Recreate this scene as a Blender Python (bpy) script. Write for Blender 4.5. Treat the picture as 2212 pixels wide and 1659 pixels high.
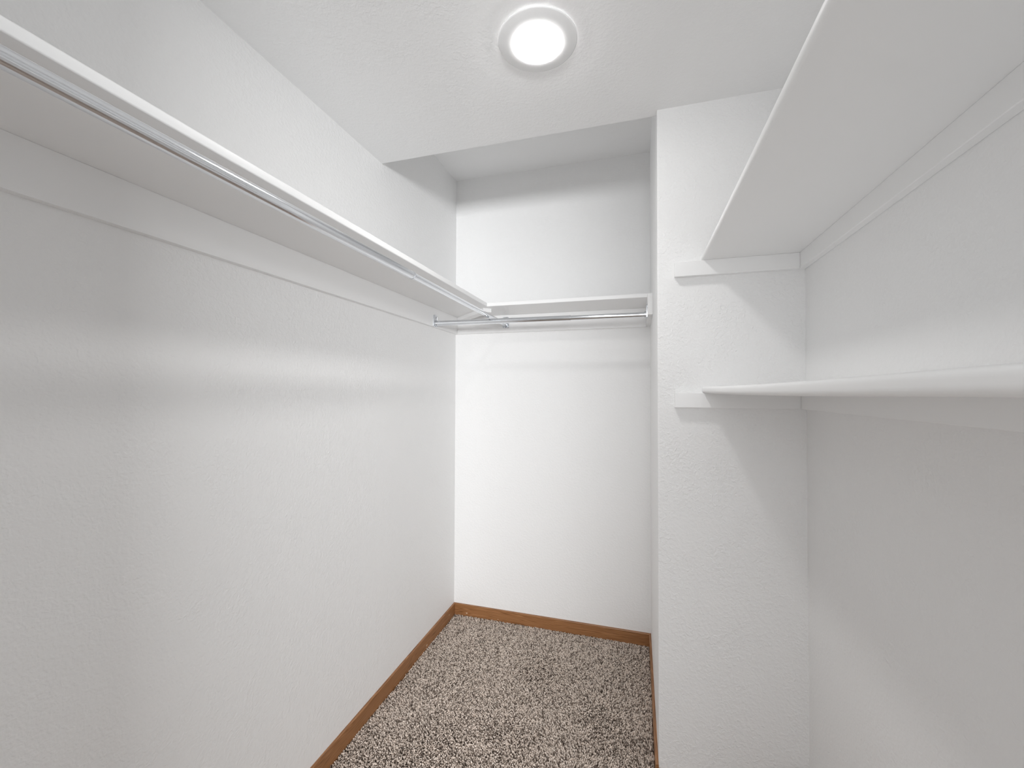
import bpy, bmesh, math, random
import numpy as np
from mathutils import Vector, Matrix

for o in list(bpy.data.objects):
    bpy.data.objects.remove(o, do_unlink=True)
scene = bpy.context.scene
COL = scene.collection
random.seed(7)

# ------------------------------------------------------------------ camera
F_PX, IMG_W = 907.03, 2212.0
YAW, PIT, ROLL = 0.289197, 0.017699, 0.003299
CAM_Z = 1.26
cam_data = bpy.data.cameras.new('camera')
cam = bpy.data.objects.new('camera', cam_data)
COL.objects.link(cam)
fw = Vector((-math.sin(YAW) * math.cos(PIT), math.cos(YAW) * math.cos(PIT), math.sin(PIT)))
rt = Vector((math.cos(YAW), math.sin(YAW), 0))
up = rt.cross(fw)
rt, up = rt * math.cos(ROLL) + up * math.sin(ROLL), up * math.cos(ROLL) - rt * math.sin(ROLL)
cam.matrix_world = Matrix(((rt.x, up.x, -fw.x, 0), (rt.y, up.y, -fw.y, 0),
                           (rt.z, up.z, -fw.z, CAM_Z), (0, 0, 0, 1)))
cam_data.sensor_fit = 'HORIZONTAL'
cam_data.sensor_width = 36.0
cam_data.lens = F_PX / IMG_W * 36.0
cam_data.clip_start = 0.01
scene.camera = cam
scene.cycles.diffuse_bounces = 10        # white room: light keeps bouncing between the walls
scene.cycles.max_bounces = 14

# ------------------------------------------------------------------ light and exposure
LENS_STRENGTH = 60.0        # the closet's disc lamp
BEAM_POWER = 1.4           # the same lamp's downward beam (W)
LEAK_STRENGTH = 14.0        # light leaking behind the lamp's trim
WINDOW_POWER = 156.0        # daylight of the bright window in the room behind the camera
FILL_POWER = 34.0       # added fill light beside that window, brightens the right-hand side
WORLD_STRENGTH = 1.1       # light of that room, through the doorway

world = bpy.data.worlds.new('world')
scene.world = world
world.use_nodes = True
bg = world.node_tree.nodes['Background']
bg.inputs[0].default_value = (0.98, 0.992, 1.0, 1)
bg.inputs[1].default_value = WORLD_STRENGTH

for wx, power in ((0.88, WINDOW_POWER), (0.03, FILL_POWER)):  # first the window, then the added fill light, no window of its own
    wl = bpy.data.lights.new('window_and_fill_light', 'AREA')
    wl.shape = 'RECTANGLE'
    wl.size, wl.size_y = (0.83, 0.56)
    wl.energy = power
    wl.color = (0.98, 0.992, 1.0)
    wlo = bpy.data.objects.new('window_and_fill_light', wl)
    COL.objects.link(wlo)
    wlo.location = (wx, -3.0, 1.47)
    wlo.rotation_euler = (math.radians(90), 0, 0)     # faces +Y, into the closet

vs = scene.view_settings
vs.view_transform = 'Standard'
vs.look = 'None'
vs.gamma = 1.0
vs.exposure = 0.05
vs.use_curve_mapping = False

# ------------------------------------------------------------------ dimensions (metres)
XL, YB, XR = -1.0012, 2.2230, 0.0651      # left wall, back wall, right wall of the alcove
YS, YE = 1.4537, 1.4859                   # stub wall front, edge of the lowered ceiling
ZC, ZA = 2.1930, 2.4784                   # lowered ceiling, alcove ceiling
XRR = 0.485                               # right wall behind the right-hand shelves
YF = -0.35                                # front wall (behind the camera) with the doorway
TH = 0.11
ZS = 1.681                                # underside of the L-shaped shelf
T = 0.019                                 # board thickness

# ------------------------------------------------------------------ materials
def new_mat(name):
    m = bpy.data.materials.new(name)
    m.use_nodes = True
    nt = m.node_tree
    return m, nt, nt.nodes, nt.links, nt.nodes['Principled BSDF']

def obj_coords(N, Lk, scale=(1, 1, 1), rot=(0, 0, 0)):
    g = N.new('ShaderNodeNewGeometry')
    mp = N.new('ShaderNodeMapping')
    mp.inputs['Scale'].default_value = scale
    mp.inputs['Rotation'].default_value = rot
    Lk.new(g.outputs['Position'], mp.inputs['Vector'])
    return mp.outputs['Vector']

def wall_paint(name, color, bump=0.5, dist=0.0012, rough=0.62, fine=210.0):
    m, nt, N, Lk, b = new_mat(name)
    b.inputs['Base Color'].default_value = (*color, 1)
    b.inputs['Roughness'].default_value = rough
    b.inputs['Specular IOR Level'].default_value = 0.35
    v = obj_coords(N, Lk)
    n1 = N.new('ShaderNodeTexNoise'); n1.inputs['Scale'].default_value = fine
    n1.inputs['Detail'].default_value = 2.0; n1.inputs['Distortion'].default_value = 0.3
    n2 = N.new('ShaderNodeTexNoise'); n2.inputs['Scale'].default_value = fine * 0.52
    n2.inputs['Detail'].default_value = 1.5; n2.inputs['Distortion'].default_value = 0.45
    n3 = N.new('ShaderNodeTexNoise'); n3.inputs['Scale'].default_value = 9.0
    for n in (n1, n2, n3): Lk.new(v, n.inputs['Vector'])
    r = N.new('ShaderNodeValToRGB')               # flattened splatters of the sprayed texture
    r.color_ramp.elements[0].position = 0.40; r.color_ramp.elements[1].position = 0.68
    Lk.new(n2.outputs['Fac'], r.inputs['Fac'])
    m1 = N.new('ShaderNodeMath'); m1.operation = 'MULTIPLY'; m1.inputs[1].default_value = 0.45
    Lk.new(n1.outputs['Fac'], m1.inputs[0])
    m2 = N.new('ShaderNodeMath'); m2.operation = 'MULTIPLY'
    Lk.new(r.outputs['Color'], m2.inputs[0]); Lk.new(n3.outputs['Fac'], m2.inputs[1])
    a = N.new('ShaderNodeMath'); a.operation = 'ADD'
    Lk.new(m1.outputs[0], a.inputs[0]); Lk.new(m2.outputs[0], a.inputs[1])
    bp = N.new('ShaderNodeBump'); bp.inputs['Strength'].default_value = bump
    bp.inputs['Distance'].default_value = dist
    Lk.new(a.outputs[0], bp.inputs['Height']); Lk.new(bp.outputs['Normal'], b.inputs['Normal'])
    return m

def shelf_paint(name, color, rough=0.38):
    m, nt, N, Lk, b = new_mat(name)
    b.inputs['Base Color'].default_value = (*color, 1)
    b.inputs['Roughness'].default_value = rough
    v = obj_coords(N, Lk, (60, 6, 160))
    n = N.new('ShaderNodeTexNoise'); n.inputs['Scale'].default_value = 1.0; n.inputs['Detail'].default_value = 3
    Lk.new(v, n.inputs['Vector'])
    bp = N.new('ShaderNodeBump'); bp.inputs['Strength'].default_value = 0.12; bp.inputs['Distance'].default_value = 0.0008
    Lk.new(n.outputs['Fac'], bp.inputs['Height']); Lk.new(bp.outputs['Normal'], b.inputs['Normal'])
    return m

def metal(name, color, rough):
    m, nt, N, Lk, b = new_mat(name)
    b.inputs['Base Color'].default_value = (*color, 1)
    b.inputs['Metallic'].default_value = 1.0
    v = obj_coords(N, Lk, (40, 40, 40))
    n = N.new('ShaderNodeTexNoise'); n.inputs['Scale'].default_value = 3.0; n.inputs['Detail'].default_value = 4
    Lk.new(v, n.inputs['Vector'])
    mr = N.new('ShaderNodeMapRange')
    mr.inputs['To Min'].default_value = rough * 0.75; mr.inputs['To Max'].default_value = rough * 1.3
    Lk.new(n.outputs['Fac'], mr.inputs['Value']); Lk.new(mr.outputs['Result'], b.inputs['Roughness'])
    return m

def oak(name, axis):
    """stained oak; the grain runs along the given axis"""
    m, nt, N, Lk, b = new_mat(name)
    sc = (1.3, 1.0, 1.0) if axis == 0 else (1.0, 1.3, 1.0)
    sc = [30.0, 30.0, 30.0]; sc[axis] = 2.2
    v = obj_coords(N, Lk, sc)
    warp = N.new('ShaderNodeTexNoise'); warp.inputs['Scale'].default_value = 1.1; warp.inputs['Detail'].default_value = 2
    Lk.new(v, warp.inputs['Vector'])
    mixv = N.new('ShaderNodeVectorMath'); mixv.operation = 'MULTIPLY_ADD'
    mixv.inputs[1].default_value = (1.6, 1.6, 1.6)
    Lk.new(warp.outputs['Color'], mixv.inputs[0]); Lk.new(v, mixv.inputs[2])
    wv = N.new('ShaderNodeTexWave'); wv.wave_type = 'BANDS'; wv.bands_direction = 'Z'
    wv.inputs['Scale'].default_value = 2.1; wv.inputs['Distortion'].default_value = 3.2
    wv.inputs['Detail'].default_value = 3; wv.inputs['Detail Scale'].default_value = 1.4
    Lk.new(mixv.outputs[0], wv.inputs['Vector'])
    fs = [420.0, 420.0, 420.0]; fs[axis] = 14.0
    v2 = obj_coords(N, Lk, fs)
    fine = N.new('ShaderNodeTexNoise'); fine.inputs['Scale'].default_value = 1.0; fine.inputs['Detail'].default_value = 3
    Lk.new(v2, fine.inputs['Vector'])
    mx = N.new('ShaderNodeMath'); mx.operation = 'MULTIPLY_ADD'; mx.inputs[1].default_value = 0.62
    Lk.new(fine.outputs['Fac'], mx.inputs[0])
    sw = N.new('ShaderNodeMath'); sw.operation = 'MULTIPLY'; sw.inputs[1].default_value = 0.46
    Lk.new(wv.outputs['Fac'], sw.inputs[0]); Lk.new(sw.outputs[0], mx.inputs[2])
    r = N.new('ShaderNodeValToRGB')
    e = r.color_ramp.elements
    e[0].position = 0.18; e[0].color = (0.150, 0.062, 0.021, 1)
    e[1].position = 0.82; e[1].color = (0.360, 0.175, 0.075, 1)
    mid = e.new(0.42); mid.color = (0.265, 0.116, 0.042, 1)
    Lk.new(mx.outputs[0], r.inputs['Fac']); Lk.new(r.outputs['Color'], b.inputs['Base Color'])
    b.inputs['Roughness'].default_value = 0.38
    bp = N.new('ShaderNodeBump'); bp.inputs['Strength'].default_value = 0.15; bp.inputs['Distance'].default_value = 0.0006
    Lk.new(mx.outputs[0], bp.inputs['Height']); Lk.new(bp.outputs['Normal'], b.inputs['Normal'])
    return m

def emitter(name, color, strength):
    m, nt, N, Lk, b = new_mat(name)
    b.inputs['Base Color'].default_value = (0.9, 0.9, 0.9, 1)
    b.inputs['Emission Color'].default_value = (*color, 1)
    b.inputs['Emission Strength'].default_value = strength
    return m

M_WALL = wall_paint('wall_paint', (0.835, 0.835, 0.835), 0.5, 0.0017)
M_STUB = wall_paint('stub_wall_paint', (0.835, 0.835, 0.835), 0.6, 0.0022, fine=215.0)
M_CEIL = wall_paint('ceiling_paint', (0.845, 0.845, 0.845), 0.5, 0.0010, 0.7)
M_SHELF = shelf_paint('white_shelf_paint', (0.845, 0.845, 0.845))
M_STEEL = metal('bright_steel', (0.80, 0.82, 0.85), 0.14)
M_FLANGE = metal('cast_zinc', (0.72, 0.74, 0.77), 0.26)
M_SCREW = metal('screw_steel', (0.30, 0.30, 0.31), 0.35)
M_OAK_X = oak('oak_along_x', 0)
M_OAK_Y = oak('oak_along_y', 1)
M_TRIM = shelf_paint('white_lamp_trim', (0.82, 0.82, 0.82), 0.45)
M_LENS = emitter('lamp_diffuser', (1.0, 0.992, 0.978), LENS_STRENGTH)
M_LEAK = emitter('lamp_back_glow', (1.0, 0.992, 0.978), LEAK_STRENGTH)
M_FLOOR, _nt, _N, _L, _b = new_mat('carpet_backing')
_b.inputs['Base Color'].default_value = (0.075, 0.058, 0.046, 1); _b.inputs['Roughness'].default_value = 1.0
M_PUTTY, _nt, _N, _L, _b = new_mat('wood_putty')
_b.inputs['Base Color'].default_value = (0.62, 0.47, 0.34, 1); _b.inputs['Roughness'].default_value = 0.7

# ------------------------------------------------------------------ helpers
def link_mesh(name, bm, mat, parent=None, smooth=False, loc=None):
    me = bpy.data.meshes.new(name)
    bmesh.ops.recalc_face_normals(bm, faces=bm.faces)
    bm.to_mesh(me); bm.free()
    if smooth:
        for p in me.polygons: p.use_smooth = True
    me.materials.append(mat)
    o = bpy.data.objects.new(name, me)
    COL.objects.link(o)
    if loc is not None: o.location = loc
    if parent is not None:
        o.parent = parent
        o.matrix_parent_inverse = parent_inverse(parent)
    return o

def parent_inverse(p):
    m = Matrix.Translation(p.location)
    if p.parent is not None: m = Matrix.Translation(p.parent.location) @ m if False else m
    return m.inverted()

def thing(name, label, cat, loc, group=None):
    o = bpy.data.objects.new(name, None)
    COL.objects.link(o)
    o.empty_display_size = 0.05
    o.location = loc
    o['label'] = label; o['category'] = cat
    if group: o['group'] = group
    return o

def structure(o):
    o['kind'] = 'structure'
    return o

def add_box(bm, x0, x1, y0, y1, z0, z1, bevel=0.0, seg=2, edges=None):
    v = [bm.verts.new((x, y, z)) for x in (x0, x1) for y in (y0, y1) for z in (z0, z1)]
    fs = [bm.faces.new([v[i] for i in q]) for q in
          ((0, 1, 3, 2), (4, 6, 7, 5), (0, 4, 5, 1), (2, 3, 7, 6), (0, 2, 6, 4), (1, 5, 7, 3))]
    if bevel > 0:
        es = set(e for f in fs for e in f.edges)
        if edges: es = [e for e in es if edges((e.verts[0].co + e.verts[1].co) / 2)]
        bmesh.ops.bevel(bm, geom=list(es), offset=bevel, segments=seg, affect='EDGES', profile=0.5)
    return bm

def box(name, x0, x1, y0, y1, z0, z1, mat, parent=None, bevel=0.0, seg=2, edges=None, smooth=False):
    bm = bmesh.new()
    add_box(bm, x0, x1, y0, y1, z0, z1, bevel, seg, edges)
    return link_mesh(name, bm, mat, parent, smooth)

def add_tube(bm, p0, p1, r, n=40, inner=None, caps=True):
    """a straight tube between two points; inner radius gives it a wall and an open end"""
    p0, p1 = Vector(p0), Vector(p1)
    d = (p1 - p0).normalized()
    a = d.orthogonal().normalized(); b = d.cross(a)
    def ring(p, rr): return [bm.verts.new(p + (a * math.cos(2 * math.pi * i / n) + b * math.sin(2 * math.pi * i / n)) * rr) for i in range(n)]
    def bridge(A, B):
        for i in range(n): bm.faces.new((A[i], A[(i + 1) % n], B[(i + 1) % n], B[i]))
    A, B = ring(p0, r), ring(p1, r)
    bridge(A, B)
    if inner:
        C_, D = ring(p0, inner), ring(p1, inner)
        bridge(D, C_); bridge(B, D); bridge(C_, A)
    elif caps:
        bm.faces.new(A[::-1]); bm.faces.new(B)

def add_lathe(bm, prof, center, n=96, close=True):
    """revolve (r, z) points about the vertical axis through center"""
    cx, cy, cz = center
    rings = []
    for r, z in prof:
        if r < 1e-6: rings.append([bm.verts.new((cx, cy, cz + z))])
        else: rings.append([bm.verts.new((cx + r * math.cos(2 * math.pi * i / n), cy + r * math.sin(2 * math.pi * i / n), cz + z)) for i in range(n)])
    pairs = list(zip(rings, rings[1:]))
    if close: pairs.append((rings[-1], rings[0]))
    for A, B in pairs:
        for i in range(n):
            j = (i + 1) % n
            if len(A) == 1 and len(B) == 1: break
            if len(A) == 1: bm.faces.new((A[0], B[i], B[j]))
            elif len(B) == 1: bm.faces.new((A[i], B[0], A[j]))
            else: bm.faces.new((A[i], B[i], B[j], A[j]))

# ------------------------------------------------------------------ room shell
structure(box('floor', XL - TH, XRR + TH, YF - TH, YB + TH, -0.10, -0.012, M_FLOOR))
structure(box('wall_left', XL - TH, XL, YF, YB, -0.012, ZA, M_WALL))
structure(box('wall_back', XL - TH, XR, YB, YB + TH, -0.012, ZA, M_WALL))
structure(box('wall_stub', XR, XRR, YS, YB + TH, -0.012, ZC, M_STUB, bevel=0.003, seg=3,
              edges=lambda c: abs(c.x - XR) < 1e-4 and abs(c.y - YS) < 1e-4, smooth=False))
structure(box('wall_right', XRR, XRR + TH, YF, YB + TH, -0.012, ZC, M_WALL))
# front wall behind the camera, with the open doorway
DX0, DX1, DZ = -0.40, 0.235, 2.03
bm = bmesh.new()
add_box(bm, XL - TH, DX0, YF - TH, YF, -0.012, ZC)
add_box(bm, DX1, XRR + TH, YF - TH, YF, -0.012, ZC)
add_box(bm, DX0, DX1, YF - TH, YF, DZ, ZC)
structure(link_mesh('wall_front', bm, M_WALL))
# ceiling: lowered part, its end face, and the higher part over the alcove
bm = bmesh.new()
prof = [(YF - TH, ZC), (YE, ZC), (YE, ZA), (YB + TH, ZA), (YB + TH, ZA + 0.10), (YF - TH, ZA + 0.10)]
vl = [bm.verts.new((XL - TH, y, z)) for y, z in prof]
vr = [bm.verts.new((XRR + TH, y, z)) for y, z in prof]
bm.faces.new(vl); bm.faces.new(vr[::-1])
for i in range(6): bm.faces.new((vl[i], vr[i], vr[(i + 1) % 6], vl[(i + 1) % 6]))
bmesh.ops.bevel(bm, geom=[e for e in bm.edges if all(abs(v.co.y - YE) < 1e-5 and abs(v.co.z - ZC) < 1e-5 for v in e.verts)],
                offset=0.003, segments=3, affect='EDGES')
structure(link_mesh('ceiling', bm, M_CEIL))
# right wall of the alcove above the stub (the stub stops at the lowered ceiling)
structure(box('wall_alcove', XR, XRR, YE, YB + TH, ZC, ZA, M_WALL))

# baseboards: stained oak with an eased top edge
BH, BT = 0.058, 0.0095
def top_edge(c): return c.z > BH - 1e-4
base_left = structure(box('baseboard_left', XL, XL + BT, YF, YB, -0.012, BH, M_OAK_Y, bevel=0.003, edges=lambda c: c.z > BH - 1e-4 and c.x > XL + BT - 1e-4))
base_back = structure(box('baseboard_back', XL + BT, XR - BT, YB - BT, YB, -0.012, BH, M_OAK_X, bevel=0.003, edges=lambda c: c.z > BH - 1e-4 and c.y < YB - BT + 1e-4))
base_right = structure(box('baseboard_alcove', XR - BT, XR, YS, YB, -0.012, BH, M_OAK_Y, bevel=0.003, edges=lambda c: c.z > BH - 1e-4 and c.x < XR - BT + 1e-4))

BS = 0.050
structure(box('baseboard_stub', XR, XRR - BT, YS - BT, YS, -0.012, BS, M_OAK_X, bevel=0.003, edges=lambda c: c.z > BS - 1e-4 and c.y < YS - BT + 1e-4))
structure(box('baseboard_right', XRR - BT, XRR, YF, YS, -0.012, BS, M_OAK_Y, bevel=0.003, edges=lambda c: c.z > BS - 1e-4 and c.x < XRR - BT + 1e-4))
# pale dabs of filler over the nail holes
def dab(parent, pos, normal, r, stretch=1.0):
    bm = bmesh.new()
    n = Vector(normal); a = Vector((0, 0, 1)).cross(n); up_ = Vector((0, 0, 1)); c = Vector(pos)
    ring = [bm.verts.new(c + a * (r * stretch * math.cos(2 * math.pi * i / 12)) + up_ * (r * math.sin(2 * math.pi * i / 12))) for i in range(12)]
    tip = bm.verts.new(c + n * 0.0008)
    for i in range(12): bm.faces.new((ring[i], ring[(i + 1) % 12], tip))
    link_mesh('putty_dab', bm, M_PUTTY, parent, smooth=True)
dab(base_left, (XL + BT, 2.1372, 0.030), (1, 0, 0), 0.0035)
dab(base_left, (XL + BT, 1.8800, 0.012), (1, 0, 0), 0.0030, 3.0)
dab(base_back, (-0.9200, YB - BT, 0.012), (0, -1, 0), 0.0030, 1.6)
dab(base_back, (-0.7350, YB - BT, 0.006), (0, -1, 0), 0.0022)
dab(base_right, (XR - BT, 1.4960, 0.045), (-1, 0, 0), 0.0040)

# ------------------------------------------------------------------ shelves
def shelf_profile(z0, t, r=0.006, n=5):
    """cross-section (distance from the wall as a fraction marker, z): returns front-edge rounded points
    as (inset from the front, z), running from bottom to top"""
    pts = []
    for i in range(n + 1):
        a = math.pi / 2 * i / n
        pts.append((r - r * math.sin(a), z0 + r - r * math.cos(a)))
    for i in range(n + 1):
        a = math.pi / 2 * i / n
        pts.append((r - r * math.cos(a), z0 + t - r + r * math.sin(a)))
    return pts

def swept_board(name, stations, mat, parent):
    """stations: list of loops of points (same count); caps at both ends"""
    bm = bmesh.new()
    L_ = [[bm.verts.new(p) for p in s] for s in stations]
    n = len(L_[0])
    for A, B in zip(L_, L_[1:]):
        for i in range(n): bm.faces.new((A[i], A[(i + 1) % n], B[(i + 1) % n], B[i]))
    bm.faces.new(L_[0]); bm.faces.new(L_[-1][::-1])
    o = link_mesh(name, bm, mat, parent, smooth=True)
    md = o.modifiers.new('sharp', 'EDGE_SPLIT'); md.split_angle = math.radians(40)
    return o

XF, YFR = -0.713, 1.955                 # front edges of the two boards of the L
K = (YB - YFR) / (XF - XL)              # slope of the mitre

left = thing('closet_shelf', 'long white wooden shelf along the left wall above the near clothes rod', 'shelf', (XL, YF, ZS))
fr = shelf_profile(ZS, T, r=0.0028)
def left_loop(y_of):
    pts = [(XL, y_of(0), ZS)] + [(XF - d, y_of(XF - d - XL), z) for d, z in fr] + [(XL, y_of(0), ZS + T)]
    return pts
swept_board('board', [left_loop(lambda d: YF), left_loop(lambda d: YB - d * K - 0.0004)], M_SHELF, left)
box('wall_cleat', XL, XL + T, YF, YB, ZS - 0.0945, ZS, M_SHELF, left, 0.0012)
# flat batten under the mitre joint of the two boards
bm = bmesh.new()
a = Vector((XL + T, YB - T, 0)); dirv = Vector((XF - XL, YFR - YB, 0)).normalized()
nrm = Vector((-dirv.y, dirv.x, 0))
w = 0.046; ln = 0.328
q = [a + dirv * 0.001, a + dirv * (ln), a + dirv * ln + nrm * w, a + dirv * w + nrm * w]
q[3] = Vector((a.x + w / abs(nrm.x) * abs(nrm.x) * 1.38, YB - T - 0.0005, 0))
lo = [bm.verts.new((p.x, p.y, ZS - T)) for p in q]; hi = [bm.verts.new((p.x, p.y, ZS)) for p in q]
bm.faces.new(lo); bm.faces.new(hi[::-1])
for i in range(4): bm.faces.new((lo[i], lo[(i + 1) % 4], hi[(i + 1) % 4], hi[i]))
link_mesh('mitre_batten', bm, M_SHELF, left)

back = thing('closet_shelf', 'short white wooden shelf across the back wall of the alcove', 'shelf', (XL, YB, ZS))
def back_loop(x_of):
    return [(x_of(0), YB, ZS)] + [(x_of(YB - YFR - d), YFR + d, z) for d, z in fr] + [(x_of(0), YB, ZS + T)]
swept_board('board', [back_loop(lambda d: XL + d / K + 0.0004), back_loop(lambda d: XR)], M_SHELF, back)
box('wall_cleat', XL + T, XR - 0.0205, YB - T, YB, ZS - 0.0945, ZS, M_SHELF, back, 0.0012)
box('end_cleat', XR - 0.0205, XR, 1.8785, YB, ZS - 0.0905, ZS, M_SHELF, back, 0.0012)

# the two shelves on the right wall; each hangs a little between its supports
XSF = 0.1975
def right_shelf(label, z0, sag, group=None):
    t = thing('closet_shelf', label, 'shelf', (XRR, YS, z0))
    ys = [YS - (YS - YF) * i / 36 for i in range(37)]
    st = []
    for y in ys:
        u = min(1.0, max(0.0, (YS - y) / (YS - 0.33)))
        dz = -sag * 4 * u * (1 - u)
        pr = shelf_profile(z0 + dz, 0.0195, r=0.0075)
        st.append([(XRR, y, z0)] + [(XSF + d, y, z) for d, z in pr] + [(XRR, y, z0 + 0.0195)])   # only the front edge sags
    swept_board('board', st, M_SHELF, t)
    box('end_cleat', 0.1165, XRR - T, YS - T, YS, z0 - 0.0475, z0, M_SHELF, t, 0.0015)
    box('wall_cleat', XRR - T, XRR, YF, YS, z0 - 0.0475, z0, M_SHELF, t, 0.0015)
    return t
right_shelf('upper white shelf on the right, its underside and front edge seen from below', 1.6770, 0.003)
right_shelf('lower white shelf on the right at eye level, its rounded front edge slightly sagging', 1.2575, 0.003)

# ------------------------------------------------------------------ clothes rods
def flange_mesh(axis):
    """cast end bracket; built around the rod centre, back face at local x = 0, rod leaves along +x.
    local y is the width, local z the height"""
    bm = bmesh.new()
    W, top, bot, d = 0.0185, 0.046, -0.0185, 0.0045
    def outline(s):
        pts = []
        for cx, cz, a0 in ((W - .009, top - .012, 0), (-W + .009, top - .012, 90), (-W + .007, bot + .007, 180), (W - .007, bot + .007, 270)):
            rr = 0.009 if cz > 0 else 0.007
            for i in range(7):
                an = math.radians(a0 + 15 * i)
                pts.append((cx + rr * s * math.cos(an) - (1 - s) * 0, cz + rr * s * math.sin(an)))
        return pts
    o1, o2, o3 = outline(1.0), outline(1.0), outline(0.62)
    A = [bm.verts.new((0, y, z)) for y, z in o1]
    B = [bm.verts.new((d, y, z)) for y, z in o2]
    C_ = [bm.verts.new((d + .0016, y, z)) for y, z in o3]
    D = [bm.verts.new((d - .0012, y * 0.90, z * 0.93)) for y, z in o3]
    n = len(A)
    for P, Q in ((A, B), (B, C_), (C_, D)):
        for i in range(n): bm.faces.new((P[i], P[(i + 1) % n], Q[(i + 1) % n], Q[i]))
    bm.faces.new(A[::-1]); bm.faces.new(D)
    # socket collar that holds the tube
    add_tube(bm, (d - .0013, 0, 0), (0.0125, 0, 0), 0.0150, 36, inner=0.0127)
    return bm

def place_flange(parent, pos, direction):
    """direction: unit vector along which the rod leaves"""
    d = Vector(direction)
    y = Vector((0, 0, 1)).cross(d)
    M = Matrix(((d.x, y.x, 0, pos[0]), (d.y, y.y, 0, pos[1]), (d.z, y.z, 1, pos[2]), (0, 0, 0, 1)))
    bm = flange_mesh(0)
    bmesh.ops.transform(bm, matrix=M, verts=bm.verts)
    f = link_mesh('end_flange', bm, M_FLANGE, parent, smooth=True)
    md = f.modifiers.new('sharp', 'EDGE_SPLIT'); md.split_angle = math.radians(35)
    for zz, yy in ((0.030, 0.006), (-0.006, -0.0162)):
        if zz < 0: continue
        b2 = bmesh.new()
        add_tube(b2, (0.003, yy, zz), (0.0052, yy, zz), 0.0036, 16)
        add_box(b2, 0.0052, 0.0056, yy - 0.0026, yy + 0.0026, zz - 0.0005, zz + 0.0005)
        bmesh.ops.transform(b2, matrix=M, verts=b2.verts)
        s = link_mesh('screw', b2, M_SCREW)
        s.parent = f
        s.matrix_parent_inverse = Matrix.Identity(4)
        # f sits at its parent's origin offset; keep the world position
        s.matrix_parent_inverse = (Matrix.Translation(parent.location) @ f.matrix_parent_inverse).inverted()
    return f

R_OUT, R_IN = 0.0126, 0.0108
def tube(name, p0, p1, r, parent, end_ring=False):
    bm = bmesh.new()
    add_tube(bm, p0, p1, r, 48, inner=r - 0.0012)
    o = link_mesh(name, bm, M_STEEL, parent, smooth=True)
    md = o.modifiers.new('sharp', 'EDGE_SPLIT'); md.split_angle = math.radians(40)
    return o

# near rod along the left wall (thick tube near the camera, thin tube sliding out towards the back wall)
XROD = -0.692
def zl(y): return 1.6262 + (YB - y) * 0.0062
rod = thing('closet_rod', 'long chrome clothes rod under the left shelf, running to the back wall', 'rod', (XROD, YB - T, zl(YB - T)))
YJ = 1.195
tube('thick_tube', (XROD, YF + 0.002, zl(YF)), (XROD, YJ, zl(YJ)), R_OUT, rod)
tube('thin_tube', (XROD, YJ - 0.05, zl(YJ - 0.05)), (XROD, YB - T - 0.002, zl(YB - T)), R_IN, rod)
bm = bmesh.new(); add_tube(bm, (XROD, YJ - 0.0015, zl(YJ)), (XROD, YJ + 0.0012, zl(YJ)), R_OUT + 0.0011, 48, inner=R_IN)
link_mesh('joint_lip', bm, M_STEEL, rod)
place_flange(rod, (XROD, YB - T, zl(YB - T)), (0, -1, 0))
place_flange(rod, (XROD, YF, zl(YF)), (0, 1, 0))

# short rod across the alcove, resting under the near one
YROD = 1.925
def zb(x): return 1.6035 - 0.0045 * min(1, (x - XL) / 0.6)
rod2 = thing('closet_rod', 'short chrome clothes rod under the back shelf, spanning the alcove', 'rod', (XL + T, YROD, zb(XL)))
XJ = -0.2935
tube('thick_tube', (XL + T + 0.002, YROD, zb(XL)), (XJ, YROD, zb(XJ)), R_OUT, rod2)
tube('thin_tube', (XJ - 0.05, YROD, zb(XJ)), (XR - 0.0205 - 0.002, YROD, zb(XR)), R_IN, rod2)
bm = bmesh.new(); add_tube(bm, (XJ - 0.0012, YROD, zb(XJ)), (XJ + 0.0015, YROD, zb(XJ)), R_OUT + 0.0011, 48, inner=R_IN)
link_mesh('joint_lip', bm, M_STEEL, rod2)
place_flange(rod2, (XL + T, YROD, zb(XL)), (1, 0, 0))
place_flange(rod2, (XR - 0.0205, YROD, zb(XR)), (-1, 0, 0))

# ------------------------------------------------------------------ ceiling lamp
LX, LY = -0.2514, 1.0715
lamp = thing('ceiling_light', 'round white disc lamp, lit, on the lowered ceiling', 'light', (LX, LY, ZC))
bm = bmesh.new()
add_lathe(bm, [(0.064, -0.0050), (0.1030, -0.0030), (0.1048, -0.0040), (0.1044, -0.0056), (0.1010, -0.0070), (0.070, -0.0108), (0.0622, -0.0112)], (LX, LY, ZC))
o = link_mesh('trim_ring', bm, M_TRIM, lamp, smooth=True)
bm = bmesh.new()
add_lathe(bm, [(0.0620, -0.0060), (0.0620, -0.0132), (0.0600, -0.0144), (0.04, -0.0156), (0.0, -0.0162)], (LX, LY, ZC), close=False)
link_mesh('diffuser', bm, M_LENS, lamp, smooth=True)
bm = bmesh.new()
add_lathe(bm, [(0.0, -0.0002), (0.074, -0.0002), (0.074, -0.0036), (0.0, -0.0046)], (LX, LY, ZC), close=False)
link_mesh('housing', bm, M_LEAK, lamp)
bl = bpy.data.lights.new('lamp_beam', 'AREA')
bl.shape = 'DISK'; bl.size = 0.120
bl.spread = math.radians(110)
bl.energy = BEAM_POWER
bl.color = (1.0, 0.992, 0.978)
blo = bpy.data.objects.new('lamp_beam', bl)
COL.objects.link(blo)
blo.location = (LX, LY, ZC - 0.0172)          # just under the diffuser, facing down

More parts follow.
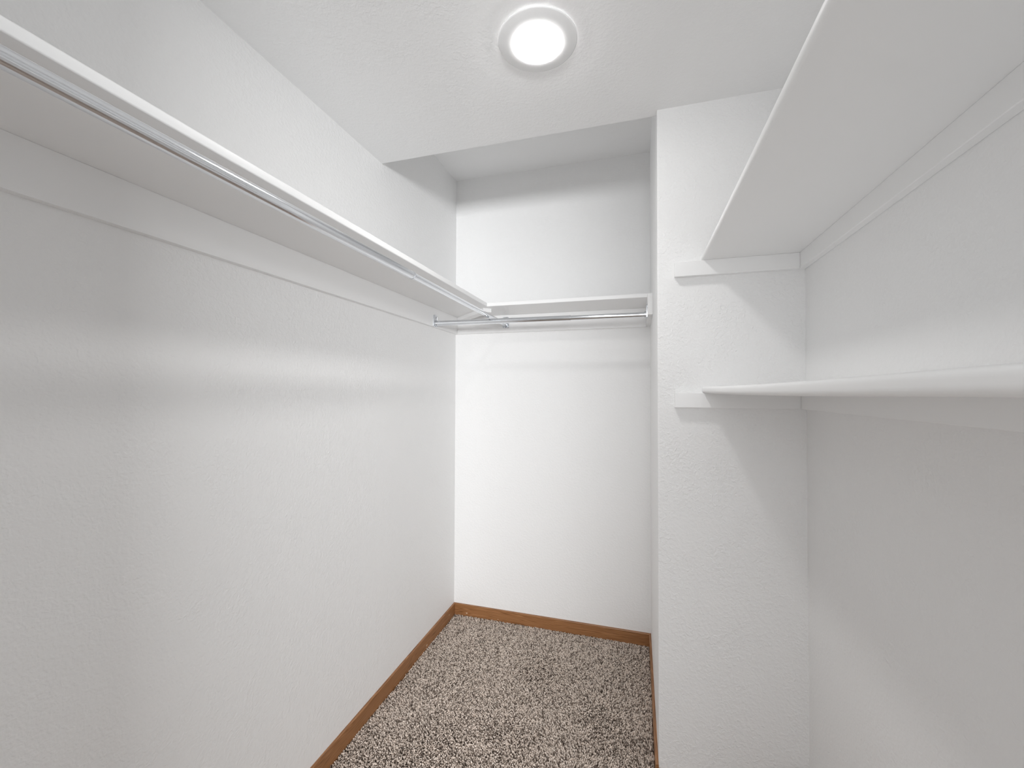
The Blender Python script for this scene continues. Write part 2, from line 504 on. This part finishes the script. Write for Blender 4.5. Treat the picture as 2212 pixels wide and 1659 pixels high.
# ------------------------------------------------------------------ carpet pile
def carpet():
    rng = np.random.default_rng(3)
    def grid(x0, x1, y0, y1, s):
        xs = np.arange(x0 + s / 2, x1, s); ys = np.arange(y0 + s / 2, y1, s)
        g = np.stack(np.meshgrid(xs, ys), -1).reshape(-1, 2)
        return g + rng.uniform(-0.48, 0.48, g.shape) * s, np.full(len(g), s)
    parts = [grid(XL + BT, XR - BT, YS - 0.003, YB - BT, 0.0042),
             grid(XL + BT, XRR - BT, 0.80, YS - 0.003, 0.0042),
             grid(XL + BT, XRR - BT, YF, 0.80, 0.0075)]
    P = np.concatenate([p for p, s in parts]); S = np.concatenate([s for p, s in parts]) / 0.0042
    n = len(P)
    # smooth random field for brushed patches of the pile
    def field(x, y, k, seed):
        r = np.random.default_rng(seed); v = np.zeros_like(x)
        for _ in range(10):
            a = r.uniform(0, 2 * np.pi); f = k * r.uniform(0.6, 1.6); ph = r.uniform(0, 2 * np.pi)
            v += np.sin((np.cos(a) * x + np.sin(a) * y) * f + ph)
        return v / 10 ** 0.5
    lean_dir = rng.uniform(0, 2 * np.pi, n) + 0.0
    lean = rng.uniform(0.05, 0.95, n)
    bias = np.stack([field(P[:, 0], P[:, 1], 14, 1), field(P[:, 0], P[:, 1], 14, 2)], -1) * 0.42
    h = rng.uniform(0.0105, 0.0138, n) * (0.8 + 0.2 * S)
    wd = rng.uniform(0.0021, 0.0029, n) * S
    dx = np.cos(lean_dir) * np.sin(lean) + bias[:, 0]; dy = np.sin(lean_dir) * np.sin(lean) + bias[:, 1]
    dz = np.cos(lean)
    D = np.stack([dx, dy, dz], -1); D /= np.linalg.norm(D, axis=1)[:, None]
    # two directions across the yarn
    A1 = np.cross(D, np.array([0.3, 0.9, 0.1])); A1 /= np.linalg.norm(A1, axis=1)[:, None]
    A2 = np.cross(D, A1)
    base = np.stack([P[:, 0], P[:, 1], np.full(n, -0.0125)], -1)
    tw = rng.uniform(0, 2 * np.pi, n)
    V = np.zeros((n, 10, 3))
    for ri, (hh, rr, twist) in enumerate(((0.0, 0.75, 0.0), (0.60, 1.12, 0.8), (0.90, 0.85, 1.3))):
        for k in range(3):
            a = tw + k * 2 * np.pi / 3 + twist
            V[:, ri * 3 + k] = base + D * (h * hh)[:, None] + (A1 * np.cos(a)[:, None] + A2 * np.sin(a)[:, None]) * (wd * rr)[:, None]
    V[:, 9] = base + D * (h * 1.02)[:, None]
    # keep the pile inside the room
    V[..., 0] = np.maximum(V[..., 0], XL + BT + 0.0003)
    V[..., 1] = np.minimum(V[..., 1], YB - BT - 0.0003)
    back_zone = (P[:, 1] > YS - 0.003)[:, None]
    lim = np.where(back_zone, XR - BT - 0.0003, XRR - BT - 0.0003)
    V[..., 0] = np.minimum(V[..., 0], lim)
    front_right = ((P[:, 1] <= YS - 0.003) & (P[:, 0] > XR - BT - 0.012))[:, None]
    V[..., 1] = np.where(front_right, np.minimum(V[..., 1], YS - BT - 0.0005), V[..., 1])
    V[..., 2] = np.maximum(V[..., 2], -0.0125)
    tri = []
    for ri in (0, 3):
        for k in range(3):
            j = (k + 1) % 3
            tri += [(ri + k, ri + j, ri + 3 + j), (ri + k, ri + 3 + j, ri + 3 + k)]
    tri += [(6 + k, 6 + (k + 1) % 3, 9) for k in range(3)]
    tri = np.array(tri)
    faces = (np.arange(n)[:, None, None] * 10 + tri[None]).reshape(-1, 3)
    me = bpy.data.meshes.new('carpet')
    me.vertices.add(n * 10); me.vertices.foreach_set('co', V.reshape(-1))
    nf = len(faces)
    me.loops.add(nf * 3); me.loops.foreach_set('vertex_index', faces.reshape(-1).astype(np.int32))
    me.polygons.add(nf); me.polygons.foreach_set('loop_start', np.arange(nf, dtype=np.int32) * 3)
    me.polygons.foreach_set('loop_total', np.full(nf, 3, dtype=np.int32))
    me.update(calc_edges=True)
    me.polygons.foreach_set('use_smooth', np.ones(nf, dtype=bool))
    me.validate()
    tone = rng.uniform(0, 1, n)
    at = me.attributes.new('yarn_tone', 'FLOAT', 'POINT')
    at.data.foreach_set('value', np.repeat(tone, 10).astype(np.float32))
    m, nt, N, Lk, b = new_mat('carpet_yarn')
    an = N.new('ShaderNodeAttribute'); an.attribute_name = 'yarn_tone'
    r = N.new('ShaderNodeValToRGB'); e = r.color_ramp.elements
    e[0].position = 0.0; e[0].color = (0.170, 0.132, 0.106, 1)
    e[1].position = 1.0; e[1].color = (0.95, 0.845, 0.755, 1)
    for pos, c in ((0.22, (0.27, 0.215, 0.18)), (0.36, (0.68, 0.58, 0.50)), (0.70, (0.86, 0.75, 0.665))):
        q = e.new(pos); q.color = (*c, 1)
    Lk.new(an.outputs['Fac'], r.inputs['Fac']); Lk.new(r.outputs['Color'], b.inputs['Base Color'])
    b.inputs['Roughness'].default_value = 0.95
    b.inputs['Specular IOR Level'].default_value = 0.1
    me.materials.append(m)
    o = bpy.data.objects.new('carpet', me); COL.objects.link(o)
    o['kind'] = 'stuff'; o['label'] = 'speckled brown and beige cut pile carpet covering the closet floor'
    o['category'] = 'carpet'
carpet()
